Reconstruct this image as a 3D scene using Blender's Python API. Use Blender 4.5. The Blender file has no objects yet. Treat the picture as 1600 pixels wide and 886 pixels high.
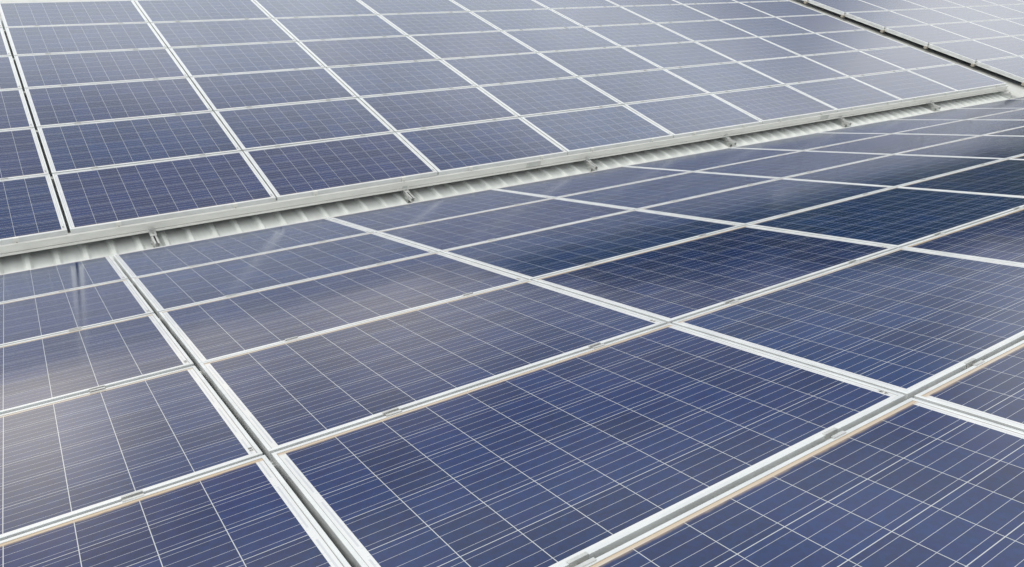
import bpy, math, random
from mathutils import Matrix, Vector

random.seed(7)
scene = bpy.context.scene
COL = scene.collection
R = math.radians

# ------------------------------------------------------------------ camera
cam_d = bpy.data.cameras.new('camera')
cam_d.sensor_width = 36.0
cam_d.lens = 26.673
cam_d.clip_start = 0.05
cam_d.clip_end = 8000
cam = bpy.data.objects.new('camera', cam_d)
COL.objects.link(cam)
W = ((0.833007, -0.210649, 0.511592), (-0.552522, -0.364583, 0.749533), (0.028629, -0.907032, -0.420088))
cam.matrix_world = Matrix((
    (W[0][0], -W[0][1], -W[0][2], -0.445722),
    (W[1][0], -W[1][1], -W[1][2], -5.890200),
    (W[2][0], -W[2][1], -W[2][2], 2.236716),
    (0, 0, 0, 1)))
scene.camera = cam

# ------------------------------------------------------------------ light and exposure
SUN_EL, SUN_AZ = 50.0, -72.0          # azimuth measured from +Y towards +X
world = bpy.data.worlds.new('World')
scene.world = world
world.use_nodes = True
wt = world.node_tree
for n in list(wt.nodes):
    wt.nodes.remove(n)


class G:
    """small helper for writing shader maths"""
    def __init__(self, tree):
        self.t = tree

    def node(self, typ, **kw):
        n = self.t.nodes.new(typ)
        for k, v in kw.items():
            setattr(n, k, v)
        return n

    def link(self, a, b):
        self.t.links.new(a, b)

    def put(self, sock, v):
        if isinstance(v, bpy.types.NodeSocket):
            self.link(v, sock)
        else:
            sock.default_value = v

    def m(self, op, a, b=0.0, c=0.0, clamp=False):
        n = self.node('ShaderNodeMath', operation=op, use_clamp=clamp)
        self.put(n.inputs[0], a)
        if len(n.inputs) > 1:
            self.put(n.inputs[1], b)
        if len(n.inputs) > 2:
            self.put(n.inputs[2], c)
        return n.outputs[0]

    def mix(self, f, a, b):
        n = self.node('ShaderNodeMix', data_type='RGBA')
        self.put(n.inputs[0], f)
        self.put(n.inputs[6], a)
        self.put(n.inputs[7], b)
        return n.outputs[2]

    def ramp(self, f, lo, hi, a=0.0, b=1.0):
        n = self.node('ShaderNodeMapRange')
        n.interpolation_type = 'SMOOTHSTEP'
        self.put(n.inputs[0], f)
        n.inputs[1].default_value = lo
        n.inputs[2].default_value = hi
        n.inputs[3].default_value = a
        n.inputs[4].default_value = b
        return n.outputs[0]

    def noise(self, vec, scale, detail=4.0, rough=0.5, dim='3D'):
        n = self.node('ShaderNodeTexNoise')
        n.noise_dimensions = dim
        if vec is not None:
            self.link(vec, n.inputs['Vector'])
        n.inputs['Scale'].default_value = scale
        n.inputs['Detail'].default_value = detail
        n.inputs['Roughness'].default_value = rough
        return n.outputs[0]


g = G(wt)
sky = g.node('ShaderNodeTexSky', sky_type='NISHITA')
sky.sun_disc = False
sky.sun_elevation = R(SUN_EL)
sky.sun_rotation = R(SUN_AZ)
sky.air_density = 1.0
sky.dust_density = 1.6
tc = g.node('ShaderNodeTexCoord')
sep = g.node('ShaderNodeSeparateXYZ')
g.link(tc.outputs['Generated'], sep.inputs[0])
den = g.m('ADD', g.m('MAXIMUM', sep.outputs[2], 0.0), 0.18)
cmb = g.node('ShaderNodeCombineXYZ')
g.link(g.m('DIVIDE', sep.outputs[0], den), cmb.inputs[0])
g.link(g.m('DIVIDE', sep.outputs[1], den), cmb.inputs[1])
cmb.inputs[2].default_value = 3.7
n1 = g.noise(cmb.outputs[0], 0.9, 6.0, 0.52)
n2 = g.noise(cmb.outputs[0], 2.3, 5.0, 0.55)
z = sep.outputs[2]
CL = 10.0


def grey(v, tint=(1, 1, 1)):
    return (CL * v * tint[0], CL * v * tint[1], CL * v * tint[2], 1)


def cloud_bank(az_, el_, wide, soft):
    """a soft bank of cloud seen in one direction of the sky"""
    d = g.node('ShaderNodeVectorMath', operation='DOT_PRODUCT')
    g.link(tc.outputs['Generated'], d.inputs[0])
    a_, e_ = R(az_), R(el_)
    d.inputs[1].default_value = (math.sin(a_) * math.cos(e_), math.cos(a_) * math.cos(e_), math.sin(e_))
    ang = g.m('ARCCOSINE', g.m('MINIMUM', d.outputs['Value'], 0.99999))
    ang = g.m('ADD', ang, g.m('MULTIPLY', g.m('SUBTRACT', n2, 0.5), R(4.0)))
    return g.ramp(ang, R(wide + soft), R(wide - soft) if wide > soft else 0.0)


# a closed layer of cloud: a bright deck ahead, quieter overhead and behind, dull blue-grey near the horizon
low = g.mix(g.ramp(n1, 0.35, 0.65), grey(.36, (.92, .98, 1.12)), grey(.56, (.98, .99, 1.04)))
deck = g.mix(g.ramp(n2, 0.30, 0.70), grey(1.08, (.94, 1.0, 1.03)), grey(1.42, (.97, 1.0, 1.01)))
mid = g.mix(g.ramp(n2, 0.35, 0.65), grey(.44, (.93, 1.0, 1.06)), grey(.66, (.97, 1.0, 1.03)))
over = g.mix(g.ramp(n1, 0.35, 0.65), grey(.70, (.95, .99, 1.05)), grey(1.0))
col_ = g.mix(g.ramp(g.m('ADD', z, g.m('MULTIPLY', g.m('SUBTRACT', n1, 0.5), 0.16)), math.sin(R(14)), math.sin(R(25))), low, deck)
col_ = g.mix(g.ramp(z, math.sin(R(29)), math.sin(R(38))), col_, mid)
col_ = g.mix(g.ramp(z, math.sin(R(42)), math.sin(R(58))), col_, over)
col_ = g.mix(g.ramp(sep.outputs[1], 0.15, -0.35), col_, over)
for az_, el_, wide, soft, v, tint in (
        (-3, 9.0, 5.5, 7.0, 1.75, (1.09, 1.0, .86)),
        (9, 8.0, 5.0, 5.0, 1.0, (1.07, 1.0, .89)),
        (21, 7.0, 7.0, 6.0, .92, (1.07, 1.0, .89)),
        (68, 18.0, 7.0, 3.5, 1.08, (.99, 1.0, .99))):
    col_ = g.mix(cloud_bank(az_, el_, wide, soft), col_, grey(v, tint))
skyc = g.mix(0.90, sky.outputs[0], col_)
bg = g.node('ShaderNodeBackground')
g.link(skyc, bg.inputs[0])
bg.inputs[1].default_value = 0.1
wo = g.node('ShaderNodeOutputWorld')
g.link(bg.outputs[0], wo.inputs[0])

sd = bpy.data.lights.new('sun', 'SUN')
sd.energy = 0.9
sd.angle = R(20)
sd.color = (1.0, 0.95, 0.88)
sun = bpy.data.objects.new('sun', sd)
COL.objects.link(sun)
az, el = R(SUN_AZ), R(SUN_EL)
sdir = Vector((math.sin(az) * math.cos(el), math.cos(az) * math.cos(el), math.sin(el)))
sun.rotation_euler = sdir.to_track_quat('Z', 'Y').to_euler()
sun.location = (0, -20, 30)

scene.view_settings.view_transform = 'Standard'
scene.view_settings.look = 'None'
scene.view_settings.exposure = 0.40
scene.view_settings.gamma = 1.0
scene.view_settings.use_curve_mapping = False

# ------------------------------------------------------------------ frames of the three arrays (x along the rows, y away up the plane, z out of it)
ARR_A = Matrix(((1, 0, 0, 0), (0, 0.980181, 0.198102, 0), (0, -0.198102, 0.980181, 0), (0, 0, 0, 1)))
ARR_B = Matrix(((0.999997, -0.001893, -0.001447, -0.204873), (0.001569, 0.980178, -0.198113, 0.684136),
                (0.001794, 0.198111, 0.980178, 0.001668), (0, 0, 0, 1)))
ARR_C = ARR_B @ Matrix.Translation((15.432, -0.0805, 0.046))
PU, PV = 1.65484, 1.012
PL, PW = 1.640, 0.992
T = Matrix.Translation


# ------------------------------------------------------------------ materials
def new_mat(name):
    m = bpy.data.materials.new(name)
    m.use_nodes = True
    b = m.node_tree.nodes['Principled BSDF']
    return m, G(m.node_tree), b


def metal(name, col, rough=0.42, metallic=0.35, var=0.08, scale=9.0, streak=None):
    m, h, b = new_mat(name)
    t = h.node('ShaderNodeTexCoord')
    v = t.outputs['Object']
    if streak:
        mp = h.node('ShaderNodeMapping')
        mp.inputs['Scale'].default_value = streak
        h.link(v, mp.inputs[0])
        v = mp.outputs[0]
    n = h.noise(v, scale, 5.0, 0.6)
    f = h.ramp(n, 0.3, 0.7)
    c0 = tuple(c * (1 - var) for c in col) + (1,)
    c1 = tuple(min(1, c * (1 + var * .5)) for c in col) + (1,)
    h.link(h.mix(f, c0, c1), b.inputs['Base Color'])
    b.inputs['Metallic'].default_value = metallic
    h.link(h.ramp(n, 0.3, 0.7, rough - .06, rough + .08), b.inputs['Roughness'])
    return m


M_FRAME = metal('anodised_aluminium', (0.74, 0.76, 0.755), 0.38, 0.45, 0.09, 5)
M_RAIL = metal('rail_aluminium', (0.80, 0.80, 0.755), 0.5, 0.1, 0.08, 7, (0.6, 3, 3))
M_GALV = metal('galvanised_steel', (0.60, 0.61, 0.59), 0.42, 0.55, 0.14, 30)
M_BOLT = metal('bolt_steel', (0.45, 0.45, 0.43), 0.38, 0.7, 0.15, 60)
M_ROOF = metal('painted_roof_sheet', (0.69, 0.715, 0.68), 0.45, 0.0, 0.09, 2.2, (5, .35, 1))
M_FLASH = metal('painted_flashing', (0.60, 0.61, 0.575), 0.45, 0.0, 0.08, 3)
M_WALL = metal('painted_wall_sheet', (0.6, 0.62, 0.6), 0.5, 0.0, 0.08, 3)
M_TAN = metal('weathered_rail_end', (0.42, 0.38, 0.32), 0.5, 0.3, 0.25, 30)


def cell_material(name, dirt_side, dirt_amount, ior):
    m, h, b = new_mat(name)
    t = h.node('ShaderNodeTexCoord')
    s = h.node('ShaderNodeSeparateXYZ')
    h.link(t.outputs['Object'], s.inputs[0])
    x, y = s.outputs[0], s.outputs[1]
    info = h.node('ShaderNodeObjectInfo')
    rnd = info.outputs['Random']
    PX, PY = 0.1572, 0.1576
    ox, oy = 5 * PX, 3 * PY
    cx = h.m('DIVIDE', h.m('ADD', x, ox), PX)
    cy = h.m('DIVIDE', h.m('ADD', y, oy), PY)
    ix, iy = h.m('FLOOR', cx), h.m('FLOOR', cy)
    fx, fy = h.m('FRACT', cx), h.m('FRACT', cy)
    ax, ay = h.m('ABSOLUTE', x), h.m('ABSOLUTE', y)
    inside = h.m('MULTIPLY', h.m('LESS_THAN', ax, ox - .0012), h.m('LESS_THAN', ay, oy - .0012))
    hg = 0.00105 / PX
    ex = h.m('MINIMUM', fx, h.m('SUBTRACT', 1.0, fx))
    ey = h.m('MINIMUM', fy, h.m('SUBTRACT', 1.0, fy))
    gap = h.m('MAXIMUM', h.m('LESS_THAN', ex, hg), h.m('LESS_THAN', ey, hg))
    cellmask = h.m('MULTIPLY', inside, h.m('SUBTRACT', 1.0, gap))
    # four busbars on each cell
    by = h.m('FRACT', h.m('MULTIPLY', fy, 4.0))
    bus = h.m('LESS_THAN', h.m('ABSOLUTE', h.m('SUBTRACT', by, 0.5)), 0.00055 / (PX / 4))
    bus = h.m('MULTIPLY', bus, h.m('LESS_THAN', ax, ox + 0.0085))
    bus = h.m('MULTIPLY', bus, h.m('LESS_THAN', ay, oy))
    # cell colour: every cell its own tint, crystal grain inside it
    cid = h.node('ShaderNodeCombineXYZ')
    h.link(ix, cid.inputs[0])
    h.link(iy, cid.inputs[1])
    h.link(h.m('MULTIPLY', rnd, 91.7), cid.inputs[2])
    wn = h.node('ShaderNodeTexWhiteNoise')
    wn.noise_dimensions = '3D'
    h.link(cid.outputs[0], wn.inputs[0])
    vor = h.node('ShaderNodeTexVoronoi')
    vor.inputs['Scale'].default_value = 75
    off = h.node('ShaderNodeVectorMath', operation='ADD')
    h.link(t.outputs['Object'], off.inputs[0])
    h.link(cid.outputs[0], off.inputs[1])
    h.link(off.outputs[0], vor.inputs['Vector'])
    vs = h.node('ShaderNodeSeparateColor')
    h.link(vor.outputs['Color'], vs.inputs[0])
    panel_a = (0.0010, 0.0255, 0.104, 1)
    panel_b = (0.0055, 0.0160, 0.086, 1)
    nb = h.noise(off.outputs[0], 16.0, 4.0, 0.6)
    base = h.mix(h.m('ADD', h.m('MULTIPLY', rnd, 0.75), h.m('MULTIPLY', h.m('SUBTRACT', nb, 0.38), 1.5), clamp=True), panel_a, panel_b)
    k = h.m('ADD', h.m('MULTIPLY', wn.outputs[0], 0.34), h.m('MULTIPLY', vs.outputs[0], 0.30))
    k = h.m('ADD', k, 0.68)
    vm = h.node('ShaderNodeMix', data_type='RGBA', blend_type='MULTIPLY')
    vm.inputs[0].default_value = 1.0
    kc = h.node('ShaderNodeCombineColor')
    for i in range(3):
        h.link(k, kc.inputs[i])
    h.link(base, vm.inputs[6])
    h.link(kc.outputs[0], vm.inputs[7])
    cellc = vm.outputs[2]
    # backsheet, its ribbon along the short ends, and gasket line at the frame with its groove shadow painted in
    back = (0.66, 0.67, 0.665, 1)
    rib = h.m('LESS_THAN', h.m('ABSOLUTE', h.m('SUBTRACT', ax, ox + 0.0085)), 0.0028)
    seg = h.m('FRACT', h.m('ADD', h.m('MULTIPLY', h.m('ADD', cy, 20.0), 0.5), h.m('MULTIPLY', h.m('GREATER_THAN', x, 0.0), 0.5)))
    rib = h.m('MULTIPLY', rib, h.m('LESS_THAN', h.m('ABSOLUTE', h.m('SUBTRACT', seg, 0.5)), 0.40))
    rib = h.m('MULTIPLY', rib, h.m('LESS_THAN', ay, oy))
    backc = h.mix(h.m('MULTIPLY', rib, 0.8), back, (0.50, 0.52, 0.55, 1))
    gasket_shadow = h.m('MAXIMUM', h.m('GREATER_THAN', ax, PL / 2 - .0140), h.m('GREATER_THAN', ay, PW / 2 - .0140))
    backc = h.mix(h.m('MULTIPLY', gasket_shadow, 0.75), backc, (0.16, 0.16, 0.15, 1))
    backc = h.mix(h.m('MULTIPLY', inside, gap), backc, (0.50, 0.52, 0.53, 1))
    col = h.mix(cellmask, backc, cellc)
    col = h.mix(bus, col, (0.47, 0.49, 0.52, 1))
    # dirt that has run down to the lower long edge and dried there
    yy = h.m('MULTIPLY', y, dirt_side)
    n = h.noise(t.outputs['Object'], 9.0, 5.0, 0.62)
    addv = h.m('ADD', yy, h.m('MULTIPLY', h.m('SUBTRACT', n, 0.5), 0.020))
    dirt = h.ramp(addv, PW / 2 - 0.036, PW / 2 - 0.019)
    dirt = h.m('MULTIPLY', dirt, h.m('ADD', 0.45, h.m("MULTIPLY", rnd, 0.45)))
    dirt = h.m('MULTIPLY', dirt, dirt_amount)
    col = h.mix(dirt, col, (0.46, 0.34, 0.20, 1))
    # a thin even film of dust with faint drying marks
    wp = t.outputs['Object']
    n3 = h.noise(wp, 2.3, 6.0, 0.6)
    film = h.ramp(n3, 0.35, 0.75, 0.001, 0.009)
    col = h.mix(film, col, (0.42, 0.40, 0.37, 1))
    h.link(col, b.inputs['Base Color'])
    b.inputs['Roughness'].default_value = 0.6
    b.inputs['Specular IOR Level'].default_value = 0.0
    b.inputs['Coat Weight'].default_value = 1.0
    b.inputs['Coat IOR'].default_value = ior
    h.link(h.ramp(n3, 0.3, 0.75, 0.085, 0.115), b.inputs['Coat Roughness'])
    return m


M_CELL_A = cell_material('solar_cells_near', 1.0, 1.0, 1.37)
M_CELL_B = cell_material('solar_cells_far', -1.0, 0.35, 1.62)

m, h, b = new_mat('barcode_sticker')
t = h.node('ShaderNodeTexCoord')
s = h.node('ShaderNodeSeparateXYZ')
h.link(t.outputs['Object'], s.inputs[0])
wn = h.node('ShaderNodeTexWhiteNoise')
wn.noise_dimensions = '1D'
h.link(h.m('FLOOR', h.m('MULTIPLY', s.outputs[1], 900.0)), wn.inputs['W'])
h.link(h.mix(h.m('GREATER_THAN', wn.outputs[0], 0.45), (0.65, 0.65, 0.62, 1), (0.06, 0.06, 0.06, 1)), b.inputs['Base Color'])
b.inputs['Roughness'].default_value = 0.5
M_CODE = m

m, h, b = new_mat('ground_grass_and_gravel')
t = h.node('ShaderNodeTexCoord')
n = h.noise(t.outputs['Object'], 0.05, 8.0, 0.6)
h.link(h.mix(h.ramp(n, 0.4, 0.6), (0.06, 0.075, 0.035, 1), (0.16, 0.14, 0.11, 1)), b.inputs['Base Color'])
b.inputs['Roughness'].default_value = 0.95
M_GROUND = m
m, h, b = new_mat('wooded_hillside')
t = h.node('ShaderNodeTexCoord')
n = h.noise(t.outputs['Object'], 0.045, 9.0, 0.68)
h.link(h.mix(h.ramp(n, 0.35, 0.65), (0.018, 0.028, 0.016, 1), (0.05, 0.07, 0.03, 1)), b.inputs['Base Color'])
b.inputs['Roughness'].default_value = 1.0
b.inputs['Specular IOR Level'].default_value = 0.0
M_HILL = m


# ------------------------------------------------------------------ mesh helpers
class MB:
    def __init__(self):
        self.v, self.f = [], []

    def add(self, verts, faces):
        o = len(self.v)
        self.v += [tuple(p) for p in verts]
        self.f += [tuple(i + o for i in q) for q in faces]
        return self

    def box(self, x0, x1, y0, y1, z0, z1):
        v = [(x, y, z) for x in (x0, x1) for y in (y0, y1) for z in (z0, z1)]
        return self.add(v, [(0, 1, 3, 2), (4, 6, 7, 5), (0, 4, 5, 1), (2, 3, 7, 6), (0, 2, 6, 4), (1, 5, 7, 3)])

    def prism_x(self, prof, x0, x1):
        """closed (y, z) outline run along x"""
        n = len(prof)
        v = [(x0, y, z) for y, z in prof] + [(x1, y, z) for y, z in prof]
        f = [(i, (i + 1) % n, n + (i + 1) % n, n + i) for i in range(n)]
        return self.add(v, f + [tuple(range(n - 1, -1, -1)), tuple(range(n, 2 * n))])

    def prism_y(self, prof, y0, y1):
        """closed (x, z) outline run along y"""
        n = len(prof)
        v = [(x, y0, z) for x, z in prof] + [(x, y1, z) for x, z in prof]
        f = [(i, n + i, n + (i + 1) % n, (i + 1) % n) for i in range(n)]
        return self.add(v, f + [tuple(range(n)), tuple(range(2 * n - 1, n - 1, -1))])

    def cyl(self, c, r, h_, n=6, axis='z'):
        ring = [(r * math.cos(2 * math.pi * i / n), r * math.sin(2 * math.pi * i / n)) for i in range(n)]
        def P(a, b_, z):
            if axis == 'z':
                return (c[0] + a, c[1] + b_, c[2] + z)
            return (c[0] + z, c[1] + a, c[2] + b_)
        v = [P(a, b_, 0) for a, b_ in ring] + [P(a, b_, h_) for a, b_ in ring]
        f = [(i, (i + 1) % n, n + (i + 1) % n, n + i) for i in range(n)]
        return self.add(v, f + [tuple(range(n - 1, -1, -1)), tuple(range(n, 2 * n))])

    def mesh(self, name, mat):
        me = bpy.data.meshes.new(name)
        me.from_pydata(self.v, [], self.f)
        me.materials.append(mat)
        import bmesh
        bm = bmesh.new()
        bm.from_mesh(me)
        bmesh.ops.recalc_face_normals(bm, faces=bm.faces)
        bm.to_mesh(me)
        bm.free()
        return me


def put(name, me, mat4=None, parent=None):
    o = bpy.data.objects.new(name, me)
    COL.objects.link(o)
    if parent is not None:
        o.parent = parent
    if mat4 is not None:
        o.matrix_local = mat4
    return o


def tag(o, label, cat, group=None):
    o['label'] = label
    o['category'] = cat
    if group:
        o['group'] = group
    return o


def copy_thing(o, mat4):
    c = o.copy()
    COL.objects.link(c)
    c.matrix_local = mat4
    for ch in o.children:
        d = ch.copy()
        COL.objects.link(d)
        d.parent = c
        for gch in ch.children:
            e = gch.copy()
            COL.objects.link(e)
            e.parent = d
    return c


ORD = ['first', 'second', 'third', 'fourth', 'fifth', 'sixth', 'seventh', 'eighth', 'ninth', 'tenth', 'eleventh', 'twelfth']

# ------------------------------------------------------------------ ground and hills
gm = MB()
gm.add([(-4000, -4000, 0), (4000, -4000, 0), (4000, 4000, 0), (-4000, 4000, 0)], [(0, 1, 2, 3)])
o = put('ground', gm.mesh('ground', M_GROUND), T((0, 0, -8.0)))
o['kind'] = 'structure'

hm = MB()
rng = random.Random(3)
NA, NR = 120, 10
ph = [rng.uniform(0, 6.28) for _ in range(6)]
for i in range(NA + 1):
    a = R(14 + 96 * i / NA)
    azd = 14 + 96 * i / NA
    top = 34 + 42 * max(0, min(1, (azd - 20) / 26))
    top *= min(1, max(0, (azd - 14) / 9))
    top += 2.6 * math.sin(azd * .33 + ph[0]) + 1.6 * math.sin(azd * .9 + ph[1]) + .8 * math.sin(azd * 2.3 + ph[2])
    for j in range(NR + 1):
        q = j / NR
        r_ = 300 + 320 * q
        hgt = top * math.sin(math.pi * min(1, q * 1.0)) ** 1.2 if q < 1 else 0
        hgt += rng.uniform(-.8, .8) if 0 < j < NR else -1
        hm.v.append((math.sin(a) * r_, math.cos(a) * r_, max(hgt, -1)))
for i in range(NA):
    for j in range(NR):
        p = i * (NR + 1) + j
        hm.f.append((p, p + NR + 1, p + NR + 2, p + 1))
o = put('hills', hm.mesh('hills', M_HILL), T((0, 0, -8.0)))
o['kind'] = 'structure'

# ------------------------------------------------------------------ the building and its valley roof
bld = bpy.data.objects.new('building', None)
COL.objects.link(bld)
bld.location = (0, 0, -8.0)
tag(bld, 'building with pale ribbed metal valley roof under all the solar panels', 'building')
UP = T((0, 0, 8.0))
X0, X1 = -7.9, 31.9
PAN, RIB = -0.214, 0.024


def roof_sheet(x_from, x_to, y0, y1):
    prof = []
    x = x_from
    while x < x_to:
        prof += [(x, 0), (x + .128, 0), (x + .150, RIB), (x + .178, RIB)]
        x += 0.2
    prof.append((x, 0))
    mb = MB()
    n = len(prof)
    for yy in (y0, y1):
        mb.v += [(px, yy, PAN + pz) for px, pz in prof]
    for yy in (y0, y1):
        mb.v += [(px, yy, PAN + pz - .0012) for px, pz in prof]
    for i in range(n - 1):
        mb.f.append((i, i + 1, n + i + 1, n + i))
        mb.f.append((2 * n + i, 3 * n + i, 3 * n + i + 1, 2 * n + i + 1))
        mb.f.append((i, 2 * n + i, 2 * n + i + 1, i + 1))
        mb.f.append((n + i, n + i + 1, 3 * n + i + 1, 3 * n + i))
    return mb


put('roof', roof_sheet(X0 + .03, X1, -8.4, 0.13).mesh('roof_sheet', M_ROOF), UP @ ARR_A, bld)
put('roof', roof_sheet(X0 + .21, X1 + .2, -0.40, 6.75).mesh('roof_sheet', M_ROOF), UP @ ARR_B, bld)
gt = MB()
gt.prism_x([(.06, -.300), (.063, -.300), (.063, -.45), (.367, -.45), (.367, -.335), (.37, -.335), (.37, -.453), (.06, -.453)], X0, X1 + .2)
put('gutter', gt.mesh('gutter', M_FLASH), UP, bld)
rc = MB()
rc.prism_x([(6.30, -.162), (6.55, -.150), (6.74, -.115), (6.92, -.185), (7.12, -.26), (7.12, -.265), (6.90, -.19), (6.73, -.12), (6.55, -.155), (6.30, -.166)], X0, X1)
put('ridge_cap', rc.mesh('ridge_cap', M_FLASH), UP @ ARR_B, bld)
fl = MB()
fl.prism_y([(14.845, -.212), (14.935, -.112), (14.94, -.110), (15.66, -.110), (15.665, -.112), (15.76, -.212)], -0.42, 6.29)
put('flashing', fl.mesh('flashing', M_FLASH), UP @ ARR_B, bld)
wl = MB()
wl.box(X0 + .3, X1 - .3, 6.6, 6.8, -8.0, 0.8)
put('wall', wl.mesh('wall', M_WALL), UP, bld)
wl = MB()
wl.box(X0 + .3, X1 - .3, -8.1, -7.9, -8.0, 1.2)
put('wall', wl.mesh('wall', M_WALL), UP, bld)
for xx in (X0 + .1, X1 - .3):
    wl = MB()
    wl.prism_x([(-7.9, -8), (6.6, -8), (6.6, .85), (.32, -.46), (-7.9, 1.2)], xx, xx + .2)
    put('wall', wl.mesh('wall', M_WALL), UP, bld)

# ------------------------------------------------------------------ solar panels
PROF = [(0, -.040), (0, -.0009), (.0009, 0), (.0113, 0), (.0124, -.0011), (.0124, -.0090), (.003, -.0090), (.003, -.037), (.028, -.037), (.028, -.040)]
fr = MB()
n = len(PROF)
for o_, z in PROF:
    a, c = PL / 2 - o_, PW / 2 - o_
    fr.v += [(-a, -c, z), (a, -c, z), (a, c, z), (-a, c, z)]
for i in range(n):
    j = (i + 1) % n
    for k in range(4):
        l = (k + 1) % 4
        fr.f.append((4 * i + k, 4 * i + l, 4 * j + l, 4 * j + k))
ME_FRAME = fr.mesh('frame', M_FRAME)
sx, sy = PL / 2 - .0126, PW / 2 - .0126
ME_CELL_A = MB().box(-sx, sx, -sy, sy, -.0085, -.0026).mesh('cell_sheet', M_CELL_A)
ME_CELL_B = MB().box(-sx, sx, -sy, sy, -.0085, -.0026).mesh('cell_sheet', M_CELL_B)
ME_CODE = MB().box(-.0055, .0055, -.016, .016, 0, .0004).mesh('barcode_sticker', M_CODE)


def make_panel(cellmesh):
    p = bpy.data.objects.new('solar_panel', None)
    COL.objects.link(p)
    put('frame', ME_FRAME, None, p)
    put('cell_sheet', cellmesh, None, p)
    put('barcode_sticker', ME_CODE, T((PL / 2 - .0215, -PW / 2 + .056, -.0026)), p)
    return p


jr = random.Random(11)


def jitter(x, y, s=1.0):
    return (T((x + jr.uniform(-.0012, .0012), y + jr.uniform(-.0008, .0008), jr.uniform(-.0006, .0006))) @
            Matrix.Rotation(R(jr.gauss(0, .13) * s), 4, 'X') @ Matrix.Rotation(R(jr.gauss(0, .055) * s), 4, 'Y'))


proto_a = proto_b = None
VIS_A = {0: range(-1, 10), 1: range(-1, 8), 2: range(-1, 7), 3: range(-1, 6), 4: range(-1, 4), 5: range(-1, 2)}
SIDE_A = lambda i: 'just left of the wide dark seam' if i < 0 else ORD[i] + ' right of the wide dark seam'
for j, cols in VIS_A.items():
    for i in cols:
        mt = ARR_A @ jitter((i + .5) * PU - (.004 if i < 0 else 0), -(j + .5) * PV)
        if proto_a is None:
            proto_a = p = make_panel(ME_CELL_A)
            p.matrix_local = mt
        else:
            p = copy_thing(proto_a, mt)
        row = 'farthest' if j == 0 else ORD[j]
        tag(p, 'near panel, %s row from the roof gap, %s' % (row, SIDE_A(i)), 'solar panel', 'solar panels of the near array')
for s_ in range(6):
    for i in range(-1, 9):
        mt = ARR_B @ jitter((i + .5) * PU - (.006 if i < 0 else 0), (s_ + .5) * PV)
        if proto_b is None:
            proto_b = p = make_panel(ME_CELL_B)
            p.matrix_local = mt
        else:
            p = copy_thing(proto_b, mt)
        row = 'lowest' if s_ == 0 else ORD[s_]
        tag(p, 'far panel, %s row above the rail, %s' % (row, SIDE_A(i)), 'solar panel', 'solar panels of the far array')
for s_ in range(6):
    for i in range(6):
        p = copy_thing(proto_b, ARR_C @ jitter((i + .5) * PU, (s_ + .5) * PV))
        row = 'lowest' if s_ == 0 else ORD[s_]
        tag(p, 'pale panel past the dark gap, %s row up, %s from the gap' % (row, ORD[i]), 'solar panel', 'solar panels of the right-hand array')

# ------------------------------------------------------------------ clamps in the seams
cb = MB()
CLN = .027
for sg in (-1, 1):
    a, c = sorted((sg * .0078, sg * .0185))
    cb.box(-CLN, CLN, a, c, .0004, .0034)
    a, c = sorted((sg * .0078, sg * .0095))
    cb.box(-CLN, CLN, a, c, -.018, .0004)
cb.box(-CLN, CLN, -.0078, .0078, -.018, -.0155)
ME_CLAMP = cb.mesh('mid_clamp', M_GALV)
ME_CBOLT = MB().cyl((0, 0, -.0155), .0065, .007, 6).mesh('bolt', M_BOLT)
clamp = None


def place_clamp(arr, x, y, label, group):
    global clamp
    mt = arr @ T((x + jr.uniform(-.02, .02), y, 0))
    if clamp is None:
        clamp = c = put('mid_clamp', ME_CLAMP, mt)
        put('bolt', ME_CBOLT, None, c)
    else:
        c = copy_thing(clamp, mt)
    tag(c, label, 'clamp', group)


for j in range(1, 6):
    for i in range(-1, [0, 9, 7, 6, 5, 3][j]):
        for fx, side in ((.235, 'left'), (.77, 'right')):
            if (j == 5 and i < 0) or (i == -1 and fx < .5 and False):
                continue
            place_clamp(ARR_A, (i + fx) * PU, -j * PV, '%s clamp, near array, %s seam from roof gap, panel %s' % (
                side, ORD[j - 1], 'left of dark seam' if i < 0 else ORD[i] + ' past dark seam'), 'clamps on the near array')
for s_ in range(1, 6):
    for i in range(-1, 9):
        for fx, side in ((.22, 'left'), (.78, 'right')):
            if i == -1 and (fx < .5 or s_ > 3):
                continue
            place_clamp(ARR_B, (i + fx) * PU, s_ * PV, '%s clamp, far array, %s seam above rail, panel %s' % (
                side, ORD[s_ - 1], 'left of dark seam' if i < 0 else ORD[i] + ' past dark seam'), 'clamps on the far array')

# ------------------------------------------------------------------ rails under the seams
RP = [(-.02, -.0815), (.02, -.0815), (.02, -.0405), (.006, -.0405), (.006, -.046), (.015, -.046), (.015, -.076), (-.015, -.076), (-.015, -.046), (-.006, -.046), (-.006, -.0405), (-.02, -.0405)]


def rail_x(name, arr, x0, x1, y, label, group, mat=M_RAIL):
    o_ = put(name, MB().prism_x([(a, z) for a, z in RP], x0, x1).mesh(name, mat), arr @ T((0, y, 0)))
    return tag(o_, label, 'rail', group)


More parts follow.
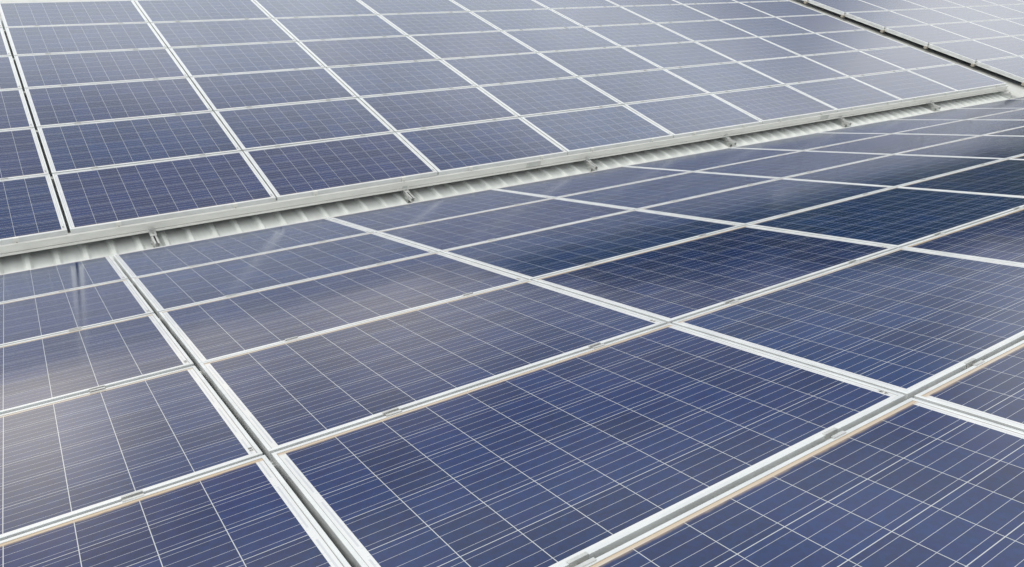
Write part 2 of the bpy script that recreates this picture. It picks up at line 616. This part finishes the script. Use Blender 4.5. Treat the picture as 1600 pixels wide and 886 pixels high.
for j in range(1, 6):
    rail_x('support_rail', ARR_A, -1.60, [0, 14.7, 13.0, 11.4, 9.7, 4.8][j], -j * PV,
           'aluminium rail beneath the near array\'s %s seam from the roof gap' % ORD[j - 1], 'rails under the near array')
for s_ in range(1, 6):
    rail_x('support_rail', ARR_B, -1.60, 14.93, s_ * PV,
           'aluminium rail beneath the far array\'s %s seam above the front rail' % ORD[s_ - 1], 'rails under the far array')
ME_PIN = MB().cyl((0, 0, -.05), .006, .088, 8).mesh('pin', M_BOLT)
ME_EBLOCK = MB().box(-.075, -.004, -.026, .026, -.098, -.050).mesh('rail_end', M_TAN)
for s_ in range(0, 6):
    r_ = rail_x('support_rail', ARR_C, -.07, 9.95, s_ * PV + (0.02 if s_ == 0 else 0),
                'rail end poking into the dark gap at the paler array\'s %s seam from below' % ORD[s_], 'rails under the right-hand array')
    put('rail_end', ME_EBLOCK, None, r_)
    put('pin', ME_PIN, T((-.012, 0, 0)), r_)

tr = MB().box(-.0015, .0030, 0.004, 6 * PV - .02, -.070, -.0405).box(.0030, .022, 0.004, 6 * PV - .02, -.070, -.067)
tag(put('edge_trim', tr.mesh('edge_trim', M_FRAME), ARR_C), 'pale metal trim strip along the left edge of the paler array, above the dark gap', 'trim')
# ------------------------------------------------------------------ the front rail of the far array, in three pieces
FP = [(-.014, -.0405), (.030, -.0405), (.030, -.124), (-.024, -.124), (-.024, -.1075), (.006, -.1075), (.006, -.1025), (-.014, -.1025)]
CUTS = [-1.62, 4.507, 9.64, 14.93]
NM = ['left length of the pale front rail, below the panels around the dark seam',
      'middle length of the pale front rail between its two joints',
      'right length of the pale front rail ending at the dark gap']
for k in range(3):
    r_ = put('front_rail', MB().prism_x(FP, CUTS[k] + .001, CUTS[k + 1] - .001).mesh('front_rail', M_RAIL), ARR_B)
    tag(r_, NM[k], 'rail', 'lengths of the front rail')
    if k < 2:
        put('splice_plate', MB().box(CUTS[k + 1] - .11, CUTS[k + 1] + .075, -.0175, -.0143, -.100, -.046).mesh('splice_plate', M_GALV), None, r_)
ec = MB()
ec.box(-.020, .020, -.0060, .0105, .0005, .0035)
ec.box(-.020, .020, -.0060, -.0025, -.0385, .0005)
ec.box(-.020, .020, -.0215, -.0025, -.0402, -.0372)
ME_EC = ec.mesh("end_clamp", M_RAIL)
ME_ECB = MB().cyl((0, -.0105, -.0372), .0045, .006, 6).mesh('bolt', M_BOLT)
ecp = None
for i in range(-1, 9):
    for fx, side in ((.22, 'left'), (.777, 'right')):
        if i < 0 and fx < .5:
            continue
        mt = ARR_B @ T(((i + fx) * PU + jr.uniform(-.02, .02), 0.008, 0))
        if ecp is None:
            ecp = c = put('end_clamp', ME_EC, mt)
            put('bolt', ME_ECB, None, c)
        else:
            c = copy_thing(ecp, mt)
        tag(c, '%s end clamp under the front edge of far panel %s' % (side, 'left of the dark seam' if i < 0 else ORD[i] + ' right of the dark seam'),
            'clamp', 'end clamps along the front rail')

# ------------------------------------------------------------------ slotted rails lying up the roof, their ends poking out below the front rail
CP = [(-.0205, -.1665), (-.0205, -.1245), (-.006, -.1245), (-.006, -.129), (-.016, -.129), (-.016, -.162), (.016, -.162), (.016, -.129), (.006, -.129), (.006, -.1245), (.0205, -.1245), (.0205, -.1665)]
ME_SLOT = MB().prism_y(CP, -.205, 6.2).mesh('slotted_rail', M_GALV)
ME_PLATE = MB().box(-.026, .026, -.088, -.0245, -.1240, -.1195).box(-.026, .026, -.0290, -.0245, -.1195, -.085).mesh('connector_plate', M_GALV)
ME_BOLT2 = MB().cyl((0, -.055, -.1195), .0085, .008, 6).cyl((0, -.055, -.1115), .005, .008, 8).mesh('bolt', M_BOLT)
ME_FOOT = MB().box(-.0245, -.0208, -.150, -.085, -.2060, -.134).box(.0208, .0245, -.150, -.085, -.2060, -.134).box(-.0245, .0245, -.150, -.085, -.2095, -.2061).mesh('foot_bracket', M_GALV)
ME_BOLT3 = MB().cyl((-.036, -.100, -.148), .0075, .0115, 6, 'x').cyl((-.036, -.132, -.172), .0075, .0115, 6, 'x').mesh('bolt', M_BOLT)
slot = None
XS = [.588, 2.930, 5.245, 7.568, 10.02, 12.44, 14.775]
WH = ['left of all, nearest the wide dark seam', 'second from the left', 'third from the left', 'fourth from the left, before the reflected seams',
      'third from the right', 'second from the right', 'rightmost, beside the white flashing']
for k, xx in enumerate(XS):
    mt = ARR_B @ T((xx, jr.uniform(-.012, .012) - (.11 if k == 6 else 0), 0))
    if slot is None:
        slot = c = put('slotted_rail', ME_SLOT, mt)
        pl_ = put('connector_plate', ME_PLATE, None, c)
        put('bolt', ME_BOLT2, None, pl_)
        fb = put('foot_bracket', ME_FOOT, None, c)
        put('bolt', ME_BOLT3, None, fb)
    else:
        c = copy_thing(slot, mt)
    tag(c, 'slotted metal rail end below the front rail, %s' % WH[k], 'rail', 'slotted rail ends in the roof gap')
